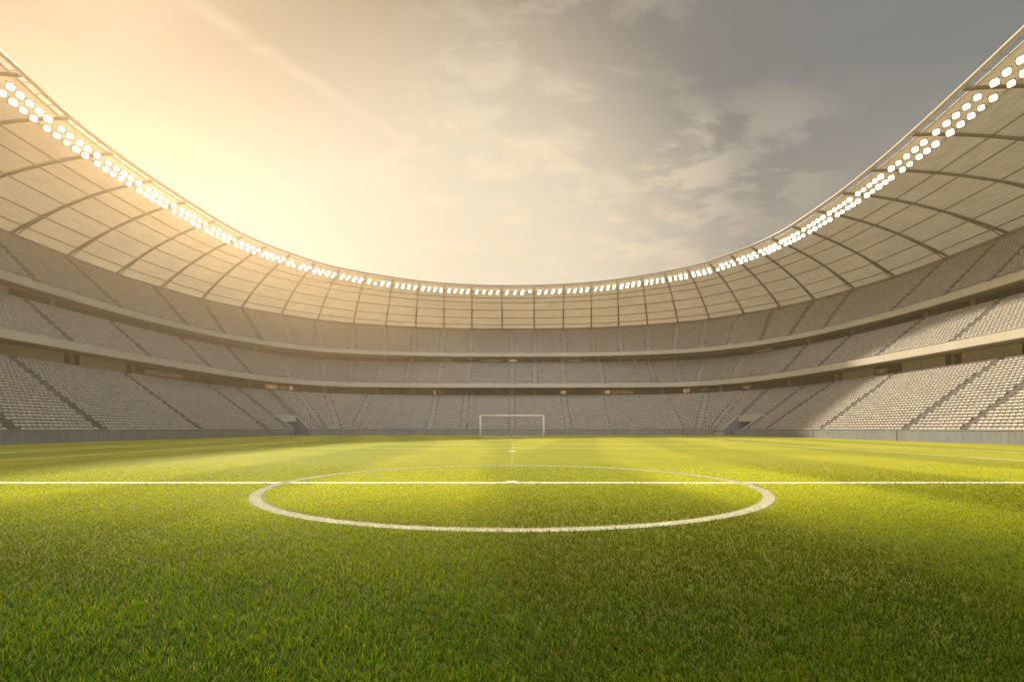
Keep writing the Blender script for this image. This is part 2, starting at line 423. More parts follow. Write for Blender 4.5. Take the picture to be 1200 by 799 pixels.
# ------------------------------------------------------------------ seats
allseats = np.concatenate([seat_rows(T) for T in (T_low, T_mid, T_up)])
cx = allseats[:, 0]/allseats[:, 1]*F*1.0
inview = np.abs(cx) < 596
dist = np.hypot(allseats[:, 0], allseats[:, 1])
order = np.argsort(np.where(inview, dist, 1e9))
near = order[:300]; rest = np.ones(len(allseats), bool); rest[near] = False
zb_ = allseats
side_word = {True: 'left', False: 'right'}
sb_me = sb.mesh('seat_back'); sp_me = sp.mesh('seat_pan')
sb_me.materials.append(MAT['seat']); sp_me.materials.append(MAT['seat'])
edge_l = min(allseats[i][5] for i in near if allseats[i][0] < 0); edge_r = max(allseats[i][5] for i in near if allseats[i][0] > 0)
for i in near:
    x, y, z, a, r, blk, jj, nn_ = allseats[i]
    o = empty('stadium_seat', (x, y, z)); o.rotation_euler.z = a + random.uniform(-.03, .03)
    left = x < 0
    bk = int(blk-edge_l if left else edge_r-blk)+1
    kth = int(nn_-jj if left else jj+1)
    tag(o, 'beige seat, %s row, %s from the aisle at its %s, %s block, %s stand' % (ordinal(int(r)+1), ordinal(kth), 'right' if left else 'left', 'edge' if bk == 1 else ordinal(bk), 'left' if left else 'right'),
        'seat', 'nearest beige seats at the %s edge' % ('left' if left else 'right'))
    for nm, me in (('backrest', sb_me), ('seat_pan', sp_me)):
        c = bpy.data.objects.new(nm, me); COL.objects.link(c); c.parent = o
fv, ff = far_seat_mesh()
S = allseats[rest]; n = len(S)
ca, sa = np.cos(S[:, 3]+rng.normal(0, .02, n)), np.sin(S[:, 3])
V = np.empty((n, len(fv), 3), np.float32)
V[:, :, 0] = S[:, 0, None] + ca[:, None]*fv[None, :, 0] - sa[:, None]*fv[None, :, 1]
V[:, :, 1] = S[:, 1, None] + sa[:, None]*fv[None, :, 0] + ca[:, None]*fv[None, :, 1]
V[:, :, 2] = S[:, 2, None] + fv[None, :, 2]
FF = (np.array(ff)[None] + (np.arange(n)*len(fv))[:, None, None]).reshape(-1, 4)
def np_mesh(name, V, Fq, k=4):
    me = bpy.data.meshes.new(name); me.vertices.add(len(V)); me.vertices.foreach_set('co', V.astype(np.float32).ravel())
    me.loops.add(Fq.size); me.loops.foreach_set('vertex_index', Fq.astype(np.int32).ravel())
    me.polygons.add(len(Fq)); me.polygons.foreach_set('loop_start', np.arange(0, Fq.size, k, dtype=np.int32))
    me.update(calc_edges=True); return me
o = link_mesh('stadium_seats', np_mesh('stadium_seats', V.reshape(-1, 3), FF), MAT['seat'])
tag(o, 'thousands of beige plastic seats in rows filling all three stands', 'seats', kind='stuff')

# ------------------------------------------------------------------ perimeter wall and corner tunnels
WH = 1.43
def wall_piece(p0, p1, label):
    p0 = np.array(p0, float); p1 = np.array(p1, float); d = p1-p0; L = np.linalg.norm(d); d /= L
    nrm = np.array([d[1], -d[0]])        # towards the pitch for a left-to-right run
    e = empty('perimeter_wall', ((p0[0]+p1[0])/2, (p0[1]+p1[1])/2, 0)); tag(e, label, 'wall')
    a, b_ = p0+d*.06, p1-d*.06
    m = MB(); c = (a+b_)/2; m.box((*(c-nrm*.02), WH/2-.04), (*(d*(L/2-.06)), 0), (*(nrm*.13), 0), (0, 0, WH/2-.04)); m.build('wall_panel', MAT['wall'], e)
    m = MB(); m.box((*(c-nrm*.0), WH-.035), (*(d*(L/2-.05)), 0), (*(nrm*.18), 0), (0, 0, .045)); m.build('coping', MAT['coping'], e)
    m = MB(); m.box((*(p1-nrm*.06), WH/2-.03), (*(d*.056), 0), (*(nrm*.1), 0), (0, 0, WH/2-.03)); m.build('joint_post', MAT['dark'], e)
ys = [Y0, -2, 18, 40, 60, 80, 97.8]
lw = ['left-hand perimeter wall piece %s' % s for s in
      ('behind the camera', 'beside the camera', 'just outside the left frame edge', 'nearest, reaching the left frame edge', 'second from the left frame edge', 'third from the left frame edge')]
LT = [((-49, ys[i]), (-49 if i < 5 else -48.7, ys[i+1]), 'low grey concrete wall panel, '+lw[i]) for i in range(6)]
for a, b_, l in LT: wall_piece(a, b_, l)
wall_piece((-48.7, 97.8), (-47.25, 105.2), 'short low wall panel just left of the left corner tunnel mouth')
fx = [-45, -38, -22.8, -12.7, 0, 12.7, 22.8, 38, 45]
fl = ['beside the left corner tunnel, short', 'between the left tunnel and the goal', 'just left of the goal', 'behind the left half of the goal', 'behind the right half of the goal',
      'just right of the goal', 'between the goal and the right tunnel', 'beside the right corner tunnel, short']
for i in range(8): wall_piece((fx[i], 110), (fx[i+1], 110), 'low blue-grey end wall panel '+fl[i])
wall_piece((47.25, 105.2), (48.7, 97.8), 'short low wall panel just right of the right corner tunnel mouth')
ysr = [97.8, 80.3, 62.9, 42, 20, -2, Y0]
rw = ['third from the right frame edge', 'second from the right frame edge', 'sunlit, nearest the right frame edge', 'just outside the right frame edge', 'beside the camera on the right', 'behind the camera on the right']
for i in range(6): wall_piece((48.7 if i == 0 else 49, ysr[i]), (49, ysr[i+1]), 'low warm concrete wall panel on the right, '+rw[i])

def tunnel(tr, label):
    e = empty('corner_tunnel', v3(T_low.P([sum(tr)/2], [0.])[0], 0)); tag(e, label, 'tunnel')
    N = T_low.n; tt = TUNROWS/N; tend = .62
    for s in tr:
        sg = -1 if s == tr[0] else 1
        A = T_low.P([s]*2, [0, tend]); d = A[1]-A[0]; d /= np.linalg.norm(d); p = np.array([-d[1], d[0]])*.16
        M_ = T_low.P([s], [tt])[0]
        zt0, zt1 = WH, T_low.z(TUNROWS)+.42
        m = MB(); a = A[0]-d*.2
        m.hexa([v3(a-p, 0), v3(a+p, 0), v3(M_+p, 0), v3(M_-p, 0)], [v3(a-p, zt0), v3(a+p, zt0), v3(M_+p, zt1), v3(M_-p, zt1)])
        m.hexa([v3(M_-p, 0), v3(M_+p, 0), v3(A[1]+p, 0), v3(A[1]-p, 0)], [v3(M_-p, zt1-1.), v3(M_+p, zt1-1.), v3(A[1]+p, zt1-.6), v3(A[1]-p, zt1-.6)])
        m.build('side_wall', MAT['wall'], e)
        m = MB(); m.hexa([v3(a-p*1.25, zt0+.002), v3(a+p*1.25, zt0+.002), v3(M_+p*1.25, zt1+.002), v3(M_-p*1.25, zt1+.002)],
                         [v3(a-p*1.25, zt0+.07), v3(a+p*1.25, zt0+.07), v3(M_+p*1.25, zt1+.07), v3(M_-p*1.25, zt1+.07)])
        m.build('coping', MAT['fascia'], e)
    ss = np.linspace(tr[0], tr[1], 2)
    A = T_low.P(ss, [tt]*2); B = T_low.P(ss, [tt+.035]*2); z = T_low.z(TUNROWS)
    m = MB(); m.hexa([v3(A[0], z-.95), v3(A[1], z-.95), v3(B[1], z-.95), v3(B[0], z-.95)], [v3(A[0], z+.5), v3(A[1], z+.5), v3(B[1], z+.5), v3(B[0], z+.5)])
    m.build('lintel', MAT['fascia'], e)
    C_ = T_low.P(ss, [tend-.01]*2)
    m = MB(); m.quad(v3(C_[0], 0), v3(C_[1], 0), v3(C_[1], 5), v3(C_[0], 5)); m.build('rear_wall', MAT['dark'], e)  # dark sheet; its colour stands in for the shade inside the tunnel
    D = T_low.P(ss, [-.01]*2)
    m = MB(); m.quad(v3(D[0], .012), v3(D[1], .012), v3(C_[1], .012), v3(C_[0], .012)); m.build('floor', MAT['concrete'], e)
tunnel(tunL, 'open corner tunnel cut into the lowest stand, left of the goal')
tunnel(tunR, 'open corner tunnel cut into the lowest stand, right of the goal')

# ------------------------------------------------------------------ roof
ZRO, ZRI = 32.05, 37.65
ribpx = [(725, 723.5), (759, 752), (795, 779), (832, 805), (873, 831), (916, 856), (957, 881), (1004, 904), (1052, 929), (1116, 957), (1187, 987), (1283, 1021),
         (693, 693), (660, 661), (626, 626), (588.5, 588), (553, 553), (520, 521), (487, 491), (452, 461), (414, 429), (372, 398), (329, 369), (282, 340), (235, 312),
         (187, 285), (135, 252), (77, 217), (10, 178), (-81, 132)]
rib = [(phx(a), phx(b)) for a, b in ribpx]
for y, yi in ((56, 57), (46, 50), (36, 42.5), (26, 34.5), (16, 26), (5, 16), (-7, 4), (-19.5, -9)):
    rib.append((math.atan2(-77.2, y), math.atan2(float(np.interp(yi, [-22, 15, 32, 47.6, 57], [-41, -44, -46.6, -49.2, -51.2])), yi)))
for y, yi in ((57, 60), (47, 52), (37, 44), (27, 35.5), (17, 27), (6, 17), (-6, 5), (-19.5, -8)):
    rib.append((math.atan2(77.2, y), math.atan2(float(np.interp(yi, [-22, 15, 30, 45.3, 59], [38, 40.5, 43.4, 46.3, 48.6])), yi)))
rib.sort(); rpo = np.array([a for a, b in rib]); rpi = np.array([b for a, b in rib]); rk = np.arange(len(rib))
def roofP(st, t, dz=0.):
    st = np.asarray(st, float); t = np.broadcast_to(np.asarray(t, float), st.shape)
    a = RO.at(np.interp(st, rk, rpo)); b_ = RI.at(np.interp(st, rk, rpi))
    p = a + (b_-a)*t[..., None]
    z = ZRO + (ZRI-ZRO)*(1-(1-t)**1.7) + dz
    return [v3(q, zz) for q, zz in zip(p, z)]
roof = empty('stadium_roof'); tag(roof, 'curved translucent roof canopy ringing the stadium above the stands', 'roof')
RST = np.linspace(0, rk[-1], (len(rk)-1)*6+1)
TB, TC = .845, .962                        # start of lamp band, second edge tube
def clad(t0, t1, nt_, mat, nm):
    mb = MB(); ts = np.linspace(t0, t1, nt_); rows = [roofP(RST, t) for t in ts]
    uv = [[(s*7.2, t*27.0) for s in RST] for t in ts]
    mb.grid(rows, uv); return mb.build(nm, mat, roof, True)
clad(0.0, TB, 14, MAT['roof'], 'roof_membrane')
clad(TB+.002, TC, 4, MAT['roof_clear'], 'clear_strip')
def ringtube(t, r, dz, mat, nm, n=6):
    mb = MB(); mb.tube(roofP(RST, t, dz), r, n, False); return mb.build(nm, mat, roof, True)
ringtube(1.0, .24, 0, MAT['edge'], 'edge_beam', 8)
ringtube(TC, .13, -.12, MAT['edge'], 'edge_beam')
ringtube(TB, .12, -.25, MAT['edge'], 'edge_beam')
ringtube(.0, .16, -.1, MAT['steel'], 'edge_beam')
for t in (.10, .24, .41, .58, .69): ringtube(t, .10, -.22, MAT['steel'], 'purlin')
for s in rk:                              # one arched rib with its knee truss per bay line
    ts = np.linspace(0, 1, 15); top = roofP([s]*15, ts, -.42)
    mb = MB()
    tg = (Vector(roofP([min(s+.02, rk[-1])], [.5])[0])-Vector(roofP([max(s-.02, 0)], [.5])[0])).normalized()*.15
    for sd in (-1, 1): mb.tube([Vector(q)+tg*sd for q in top], .075, 5, True, .15)
    for q in top[1:-1]: mb.tube([Vector(q)-tg, Vector(q)+tg], .05, 4)
    lo = roofP([s]*5, np.linspace(.0, .2, 5), 0.); hi = top
    base = Vector(lo[0]); base.z = ZRO-1.5; inn = Vector(roofP([s], [.13], -.9)[0]); inn2 = Vector(roofP([s], [.27], -.75)[0])
    mb.tube([base, inn, inn2, Vector(roofP([s], [.42], -.5)[0])], .09, 5)
    a, b_ = Vector(roofP([s], [.0], -.4)[0]), Vector(roofP([s], [.07], -.4)[0]); c = Vector(roofP([s], [.18], -.45)[0])
    mb.tube([a, base], .13, 5); mb.tube([base, b_], .08, 5); mb.tube([b_, inn], .06, 5); mb.tube([inn, c], .06, 5); mb.tube([c, inn2], .05, 5)
    mb.build('rib', MAT['steel'], roof, True)
# short ties of the open strip along the inner edge
mb = MB()
for s in np.arange(0, rk[-1]+.01, .25):
    p = roofP([s, s], [1.0, 1.0]); q = roofP([s], [TC], -.1)
    mb.tube([p[0], q[0]], .045, 4, False)
mb.build('edge_lattice', MAT['steel'], roof)
# columns carrying the roof behind the upper stand
mb = MB()
for s in rk:
    p = roofP([s], [0.], -.1)[0]; mb.tube([(p[0], p[1], 0.0), p], .3, 6)
mb.build('support_columns', MAT['steel'], roof)

# ------------------------------------------------------------------ floodlights: two rows under each roof bay
hb = MB(); W_, H_ = .36, .34
hb.hexa([(-.30, .12, -.28), (.30, .12, -.28), (.30, .40, -.28), (-.30, .40, -.28)], [(-.30, .12, .28), (.30, .12, .28), (.30, .40, .28), (-.30, .40, .28)])
hb.hexa([(-W_-.06, .0, -H_-.06), (W_+.06, .0, -H_-.06), (.32, .14, -.30), (-.32, .14, -.30)], [(-W_-.06, .0, H_+.06), (W_+.06, .0, H_+.06), (.32, .14, .30), (-.32, .14, .30)])
hb.tube([(0, .38, 0), (0, .75, .25)], .04, 5)
lb = MB(); pts = []; W_, H_ = .33, .31
for k in range(16):
    an = 2*math.pi*(k+.5)/16; c_, s_ = math.cos(an), math.sin(an); e_ = .5
    pts.append((math.copysign(abs(c_)**e_, c_)*W_, -.06, math.copysign(abs(s_)**e_, s_)*H_))
lb.v = pts + [(x, .08, z) for x, y, z in pts]; lb.f = [tuple(range(16))] + [(k, (k+1) % 16, 16+(k+1) % 16, 16+k) for k in range(16)]
lb.uv = [(0, 0)]*(16+64)
h_me = hb.mesh('lamp_housing'); h_me.materials.append(MAT['housing'])
l_me = lb.mesh('lamp_lens'); l_me.materials.append(MAT['lens'])
nfl = 0
bays = [i for i in range(len(rk)-1) if (lambda q: q.y >= 30 and -60 <= 600+F*q.x/q.y <= 1262)(Vector(roofP([i+.5], [.88])[0]))]
for i in range(len(rk)-1):
    m0 = Vector(roofP([i+.5], [.88])[0])
    if m0.y < 30: continue
    px = 600+F*m0.x/m0.y
    if px < -60 or px > 1262: continue
    side = abs(px-600) > 330
    ncol = 5 if side else 4
    for c in range(ncol):
        for row, t in enumerate((.885, .94)):
            if side is False and rng.random() < .04: continue
            s = i + .04 + .92*(c+.5)/ncol + rng.uniform(-.012, .012) + (.03 if row else 0)
            p = Vector(roofP([s], [t], -.95)[0])
            tgt = Vector((0, 22, 0)); d = (p-tgt).normalized()
            o = empty('floodlight', p); o.rotation_euler = d.to_track_quat('Y', 'Z').to_euler()
            o.scale = [rng.uniform(.88, 1.08)]*3
            bi = bays.index(i); fl_ = bi < len(bays)/2; bn = bi+1 if fl_ else len(bays)-bi
            where = 'left' if px < 380 else ('right' if px > 820 else 'far')
            rw_ = 'inner' if row else 'outer'
            tag(o, 'glowing floodlight, %s row, %s lamp in %s roof bay from the %s frame edge' % (rw_, ordinal(c+1), ordinal(bn), 'left' if fl_ else 'right'), 'floodlight', '%s row floodlights on the %s roof edge' % (rw_, where))
            for nm, me in (('housing', h_me), ('lens', l_me)):
                q = bpy.data.objects.new(nm, me); COL.objects.link(q); q.parent = o
            nfl += 1
print('floodlights', nfl, 'seats', len(allseats), 'ribs', len(rk))

# ------------------------------------------------------------------ goal
g = empty('goal', (0, 84, 0)); tag(g, 'white football goal with a fine net in front of the end wall', 'goal')
GW, GH, GY = 5.36, 3.70, 84.0
for sx in (-1, 1):
    m = MB(); m.tube([(sx*GW, GY, 0), (sx*GW, GY, GH)], .17, 10); m.build('post', MAT['white'], g, True)
m = MB(); m.tube([(-GW-.1, GY, GH), (GW+.1, GY, GH)], .16, 10); m.build('crossbar', MAT['white'], g, True)
m = MB()
for sx in (-1, 1): m.tube([(sx*GW, GY, GH), (sx*GW, GY+1.2, GH-.1), (sx*GW, GY+2.6, 0.03)], .04, 5)
m.tube([(-GW, GY+2.6, .04), (GW, GY+2.6, .04)], .04, 5); m.build('net_frame', MAT['white'], g)
m = MB(); st_ = .32
def netline(pts): m.tube(pts, .006, 3, False)
k = -GW
while k <= GW+.01:
    netline([(k, GY+.05, GH-.02), (k, GY+1.2, GH-.12), (k, GY+2.58, .05)]); k += st_
for q in np.linspace(0, 1, 9): netline([(-GW, GY+1.2+1.38*q, (GH-.12)*(1-q)+.05*q), (GW, GY+1.2+1.38*q, (GH-.12)*(1-q)+.05*q)])
for q in (.35, .75): netline([(-GW, GY+1.2*q, GH-.05), (GW, GY+1.2*q, GH-.05)])
for sx in (-1, 1):
    for q in np.linspace(.1, .9, 7): netline([(sx*GW, GY, GH*q), (sx*GW, GY+1.2+1.38*(1-q), GH*q)])
m.build('net', MAT['white'], g)
# small yellow sign fixed to the end wall behind the goal
e = empty('wall_sign', (0, 109.8, .75)); tag(e, 'small yellow square sign on the end wall, centred behind the goal', 'sign')
m = MB(); m.box((0, 109.83, .72), (.28, 0, 0), (0, .03, 0), (0, 0, .33)); m.build('sign_board', MAT['yellow'], e)
m = MB()
for (x, z) in ((-.1, .86), (.1, .78), (-.08, .64), (.1, .56)): m.box((x, 109.79, z), (.07, 0, 0), (0, .008, 0), (0, 0, .035))
m.build('sign_marks', MAT['dark'], e)

# ------------------------------------------------------------------ ground, pitch, markings
def turf_nodes(b, P):
    sep = b.n('ShaderNodeSeparateXYZ'); b.put(sep.inputs[0], P); X, Y = sep.outputs[0], sep.outputs[1]
    return X, Y
def stripe_np(x, y):
    q = (x - .0028*(y-8)**2*np.sign(x)*.6 + .8*np.sin(y*.08))/5.2
    return np.clip(np.sin(q*math.pi)*3, -1, 1)
def turf_mat():
    m, nt, out = new_mat('turf'); b = NB(nt); P = pos_node(b); X, Y = turf_nodes(b, P)
    yy = b.m('SUBTRACT', Y, 8.); sg = b.m('SIGN', X)
    q = b.m('DIVIDE', b.m('ADD', b.m('SUBTRACT', X, b.m('MULTIPLY', b.m('MULTIPLY', b.m('MULTIPLY', yy, yy), .00168), sg)), b.m('MULTIPLY', b.m('SINE', b.m('MULTIPLY', Y, .08)), .8)), 5.2)
    st = b.m('MULTIPLY', b.m('SINE', b.m('MULTIPLY', q, math.pi)), 3.0); st = b.m('MAXIMUM', b.m('MINIMUM', st, 1.), -1.)
    n1 = b.noise(P, .11, 5, .6, .6); n2 = b.noise(P, 1.1, 5, .65); n3 = b.noise(P, 9., 4, .7); n4 = b.noise(P, 45., 3, .7)
    f = b.m('ADD', b.m('MULTIPLY', n1, .45), b.m('ADD', b.m('MULTIPLY', n2, .3), b.m('MULTIPLY', n3, .25)))
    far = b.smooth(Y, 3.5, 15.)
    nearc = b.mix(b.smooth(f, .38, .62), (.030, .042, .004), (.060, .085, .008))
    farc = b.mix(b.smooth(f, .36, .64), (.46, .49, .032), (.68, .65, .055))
    c = b.mix(far, nearc, farc)  # near shade and far sunlight painted into the turf colour
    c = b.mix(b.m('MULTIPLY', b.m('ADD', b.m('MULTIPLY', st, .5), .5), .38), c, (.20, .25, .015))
    c = b.mix(b.smooth(n4, .3, .7, 0, .22), c, (.03, .05, .005))
    p = b.n('ShaderNodeBsdfPrincipled'); b.put(p.inputs['Base Color'], c); p.inputs['Roughness'].default_value = .8
    p.inputs['Specular IOR Level'].default_value = .15
    p.inputs['Sheen Weight'].default_value = .25; p.inputs['Sheen Tint'].default_value = (.8, .8, .2, 1)
    bp = b.n('ShaderNodeBump'); bp.inputs['Strength'].default_value = .8; bp.inputs['Distance'].default_value = .06
    b.put(bp.inputs['Height'], b.m('ADD', b.m('MULTIPLY', n4, .5), n3)); b.put(p.inputs['Normal'], bp.outputs[0])
    nt.links.new(p.outputs[0], out.inputs[0]); return m
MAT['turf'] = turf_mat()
MAT['ground'] = rough_mat('outside_ground', (.16, .14, .11), .2, .05)
m = MB(); m.quad((-2500, -2500, -.02), (2500, -2500, -.02), (2500, 2500, -.02), (-2500, 2500, -.02))
tag(m.build('ground', MAT['ground']), 'flat pale ground outside the stadium', 'ground', kind='structure')
m = MB(); P_ = L0.at(np.linspace(-1.99, 1.99, 200)); n0 = 0
m.v = [(0, Y0, 0)] + [v3(p*1.004, 0) for p in P_]; m.f = [(0, k+1, k) for k in range(1, 200)]; m.uv = [(0, 0)]*597
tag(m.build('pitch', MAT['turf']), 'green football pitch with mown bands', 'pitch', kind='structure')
def line_mat():
    mm, nt, out = new_mat('line_paint'); b = NB(nt); P = pos_node(b)
    n = b.noise(P, 14., 4, .7); c = b.mix(b.smooth(n, .25, .6), (.80, .79, .62), (.93, .91, .80))
    p = b.n('ShaderNodeBsdfPrincipled'); b.put(p.inputs['Base Color'], c); p.inputs['Roughness'].default_value = .8
    nt.links.new(p.outputs[0], out.inputs[0]); return mm
MAT['line'] = line_mat()
def faint_mat():
    mm, nt, out = new_mat('worn_line_paint'); b = NB(nt); P = pos_node(b)
    n = b.noise(P, .7, 5, .7); c = b.mix(b.smooth(n, .3, .65), (.55, .53, .12), (.90, .86, .55))
    p = b.n('ShaderNodeBsdfPrincipled'); b.put(p.inputs['Base Color'], c); p.inputs['Roughness'].default_value = .8
    nt.links.new(p.outputs[0], out.inputs[0]); return mm
MAT['worn'] = faint_mat()
MAT['circle'] = rough_mat('worn_circle_paint', (.84, .81, .62), .1, 6., .8, .1)
MAT['faint'] = rough_mat('faded_line_paint', (.72, .68, .20), .15, .5, .8, .1)
CY, CR, CW = 14.83, 6.78, .25
HW = .44
def rect(m, x0, y0, x1, y1, z=.004): m.quad((x0, y0, z), (x1, y0, z), (x1, y1, z), (x0, y1, z))

# blades of grass -------------------------------------------------
def blade_field(n_target, y0, y1, pw, xm=1.22):
    # density falls with distance as y**-pw
    ys = np.linspace(y0, y1, 400); wgt = ys**(-pw)*(ys*xm+2.2); cdf = np.cumsum(wgt); cdf /= cdf[-1]
    y = np.interp(rng.random(n_target), cdf, ys)
    x = (rng.random(n_target)*2-1)*(y*xm+2.2)
    return x, y
def clump_noise(x, y):
    return (np.sin(x*1.9+np.sin(y*1.3)*1.7)*np.sin(y*2.3+np.sin(x*1.1)*1.9)*.5 + np.sin(x*.53+1.2*np.sin(y*.7))*np.sin(y*.61+.7)*.5)
def make_blades(x, y, white):
    n = len(x)
    cn = clump_noise(x, y)
    h = (.042+.034*rng.random(n)**1.5)*(1+.22*cn); h *= np.clip(1.12-y*.012, .7, 1.1)
    h[white] *= .62
    w = .0023 + .00038*y                 # a little wider farther off, like tufts
    w *= rng.uniform(.7, 1.3, n)
    az = rng.random(n)*2*math.pi; lean = rng.uniform(.2, 1.15, n); bend = rng.uniform(-.2, 1.5, n)
    fa = rng.random(n)*math.pi*2
    dx, dy = np.cos(az), np.sin(az); wx, wy = np.cos(fa), np.sin(fa)
    segs = 3; pts = []
    px_, py_, pz_ = x.copy(), y.copy(), np.full(n, -.004)
    ang = lean*.45
    V = np.zeros((n, 7, 3), np.float32)
    for s in range(segs+1):
        ww = w*(1-(s/segs)**1.6)
        if s < segs:
            V[:, 2*s, 0] = px_-wx*ww; V[:, 2*s, 1] = py_-wy*ww; V[:, 2*s, 2] = pz_
            V[:, 2*s+1, 0] = px_+wx*ww; V[:, 2*s+1, 1] = py_+wy*ww; V[:, 2*s+1, 2] = pz_
        else:
            V[:, 6, 0] = px_; V[:, 6, 1] = py_; V[:, 6, 2] = pz_
        L = h/segs*1.25
        px_ = px_+dx*np.sin(ang)*L; py_ = py_+dy*np.sin(ang)*L; pz_ = pz_+np.cos(ang)*L
        ang = np.clip(ang+bend*.42, -.3, 1.75)
    V[:, :, 2] = np.maximum(V[:, :, 2], -.004)
    return V, cn
def blades_object(name, x, y, mat, white_flag):
    white = np.full(len(x), white_flag)
    V, cn = make_blades(x, y, white); n = len(x)
    base = (np.arange(n)*7)[:, None]
    q = np.concatenate([base+np.array([0, 1, 3, 2]), base+np.array([2, 3, 5, 4])], 1).reshape(-1, 4)
    t = (base+np.array([4, 5, 6])).reshape(-1, 3)
    me = bpy.data.meshes.new(name); me.vertices.add(n*7); me.vertices.foreach_set('co', V.ravel())
    loops = np.concatenate([q.ravel(), t.ravel()]); me.loops.add(len(loops)); me.loops.foreach_set('vertex_index', loops.astype(np.int32))
    me.polygons.add(len(q)+len(t)); me.polygons.foreach_set('loop_start', np.concatenate([np.arange(len(q))*4, len(q)*4+np.arange(len(t))*3]).astype(np.int32))
    me.update(calc_edges=True)
    col = np.ones((n, 7, 4), np.float32)
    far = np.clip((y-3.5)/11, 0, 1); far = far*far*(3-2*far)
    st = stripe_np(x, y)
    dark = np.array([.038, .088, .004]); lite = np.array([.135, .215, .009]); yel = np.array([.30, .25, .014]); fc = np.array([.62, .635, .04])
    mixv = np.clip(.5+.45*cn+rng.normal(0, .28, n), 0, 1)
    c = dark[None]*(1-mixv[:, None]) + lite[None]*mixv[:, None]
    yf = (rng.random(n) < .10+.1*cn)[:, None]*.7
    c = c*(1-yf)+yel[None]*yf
    c = c*(1-.85*far[:, None]) + fc[None]*.85*far[:, None]  # blades shift from shaded to sunlit colour with distance, painted in
    lf = np.sin(x*.42+y*.33+1.3*np.sin(y*.21))*.5+np.sin(x*.17-y*.47+2.)*.5
    c *= (1+.20*lf)[:, None]  # broad lit and dark patches of light painted into the blade tone
    c *= (1-np.where(x > 0, .27, .15)*st)[:, None]*rng.uniform(.8, 1.2, (n, 1))
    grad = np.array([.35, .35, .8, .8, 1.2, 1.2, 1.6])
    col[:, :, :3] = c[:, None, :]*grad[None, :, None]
    a = me.color_attributes.new('blade', 'FLOAT_COLOR', 'POINT'); a.data.foreach_set('color', col.ravel())
    return link_mesh(name, me, mat)
def blade_mat():
    mm, nt, out = new_mat('grass_blade'); b = NB(nt)
    at = b.n('ShaderNodeAttribute', attribute_name='blade').outputs['Color']
    p = b.n('ShaderNodeBsdfPrincipled'); b.put(p.inputs['Base Color'], at); p.inputs['Roughness'].default_value = .7; p.inputs['Specular IOR Level'].default_value = .06
    t = b.n('ShaderNodeBsdfTranslucent'); b.put(t.inputs['Color'], b.mix(1., at, (1.35, 1.4, .8), 'MULTIPLY'))
    mx = b.n('ShaderNodeMixShader'); mx.inputs[0].default_value = .5
    nt.links.new(p.outputs[0], mx.inputs[1]); nt.links.new(t.outputs[0], mx.inputs[2]); nt.links.new(mx.outputs[0], out.inputs[0]); return mm
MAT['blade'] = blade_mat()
bx_, by_ = blade_field(380000, 2.3, 24., 1.7)
kp_ = rng.random(len(by_)) < np.clip((24-by_)/11, 0, 1)
bx_, by_ = bx_[kp_], by_[kp_]
rr = np.abs(np.hypot(bx_, by_-CY+.12)-CR) < CW/2+.02+.004*by_
hh = np.abs(by_-CY) < HW/2
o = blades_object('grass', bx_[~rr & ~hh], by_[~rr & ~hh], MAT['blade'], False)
tag(o, 'short yellow-green grass blades covering the near pitch', 'grass', kind='stuff')
# markings
def ring_sheet(m, cx_, cy_, r, w, a0=0, a1=2*math.pi, n=160, z=.008):
    rows = [[], []]
    for k in range(n+1):
        a = a0+(a1-a0)*k/n
        for q, rad in ((0, r-w/2), (1, r+w/2)): rows[q].append((cx_+rad*math.cos(a), cy_+rad*math.sin(a), z))
    m.grid(rows)
def marking(name, label, m, mat='line', bl=None):
    o = m.build(name, MAT[mat])
    tag(o, label, 'marking', kind='structure')
    if bl is not None:
        bo = blades_object('painted_blades', bl[0], bl[1], MAT[mat], True); bo.parent = o
m = MB(); ring_sheet(m, 0, CY-.12, CR, CW)
wn = 26000; a = rng.random(wn)*2*math.pi; rad = CR+(rng.random(wn)-.5)*CW*1.02
wx_, wy_ = rad*np.cos(a), CY-.12+rad*np.sin(a); kp = rng.random(wn) < np.clip((13/wy_)**1.5, 0, 1)
marking('centre_circle_marking', 'wide cream painted centre circle on the grass', m, 'circle', (wx_[kp], wy_[kp]))
m = MB(); rect(m, -33.5, CY-HW/2, 33.5, CY+HW/2)
marking('halfway_line', 'straight white halfway line across the pitch', m)
m = MB(); m.v = [(0, CY, .012)]+[(.20*math.cos(k*math.pi/12), CY+.2+.34*math.sin(k*math.pi/12), .012) for k in range(24)]; m.f = [(0, k+1, (k+1) % 24+1) for k in range(24)]; m.uv = [(0, 0)]*72
marking('centre_spot', 'white centre spot on the halfway line', m)
for sx, w in ((-1, 'left'), (1, 'right')):
    m = MB(); rect(m, sx*33.5-.3, -10, sx*33.5+.3, 93); marking('touchline', 'faint white touchline nearest the %s stand' % w, m, 'worn')
    m = MB(); rect(m, sx*25.5-.26, CY+9, sx*25.5+.26, 84, .006); marking('inner_side_line', 'faint white line parallel to the %s touchline, one lane inside it' % w, m, 'worn')
m = MB(); rect(m, -33.5, 92.6, 33.5, 93.2, .005); marking('goal_line', 'faint white line beyond the goal, near the end wall', m, 'worn')
m = MB(); rect(m, -22, 48.4, 22, 49.6, .005); marking('goal_area_line', 'faint pale line across the far pitch nearer the goal', m, 'faint')
m = MB(); rect(m, -25.4, 39.6, 25.4, 40.3, .005); marking('penalty_area_line', 'faint pale line across the pitch between goal area and circle', m, 'faint')
m = MB(); m.v = [(0, 34.8, .012)]+[(.28*math.cos(k*math.pi/12), 34.8+.8*math.sin(k*math.pi/12), .012) for k in range(24)]; m.f = [(0, k+1, (k+1) % 24+1) for k in range(24)]; m.uv = [(0, 0)]*72
marking('penalty_spot', 'small white spot between the goal and the centre circle', m)
m = MB()
y = 22.3
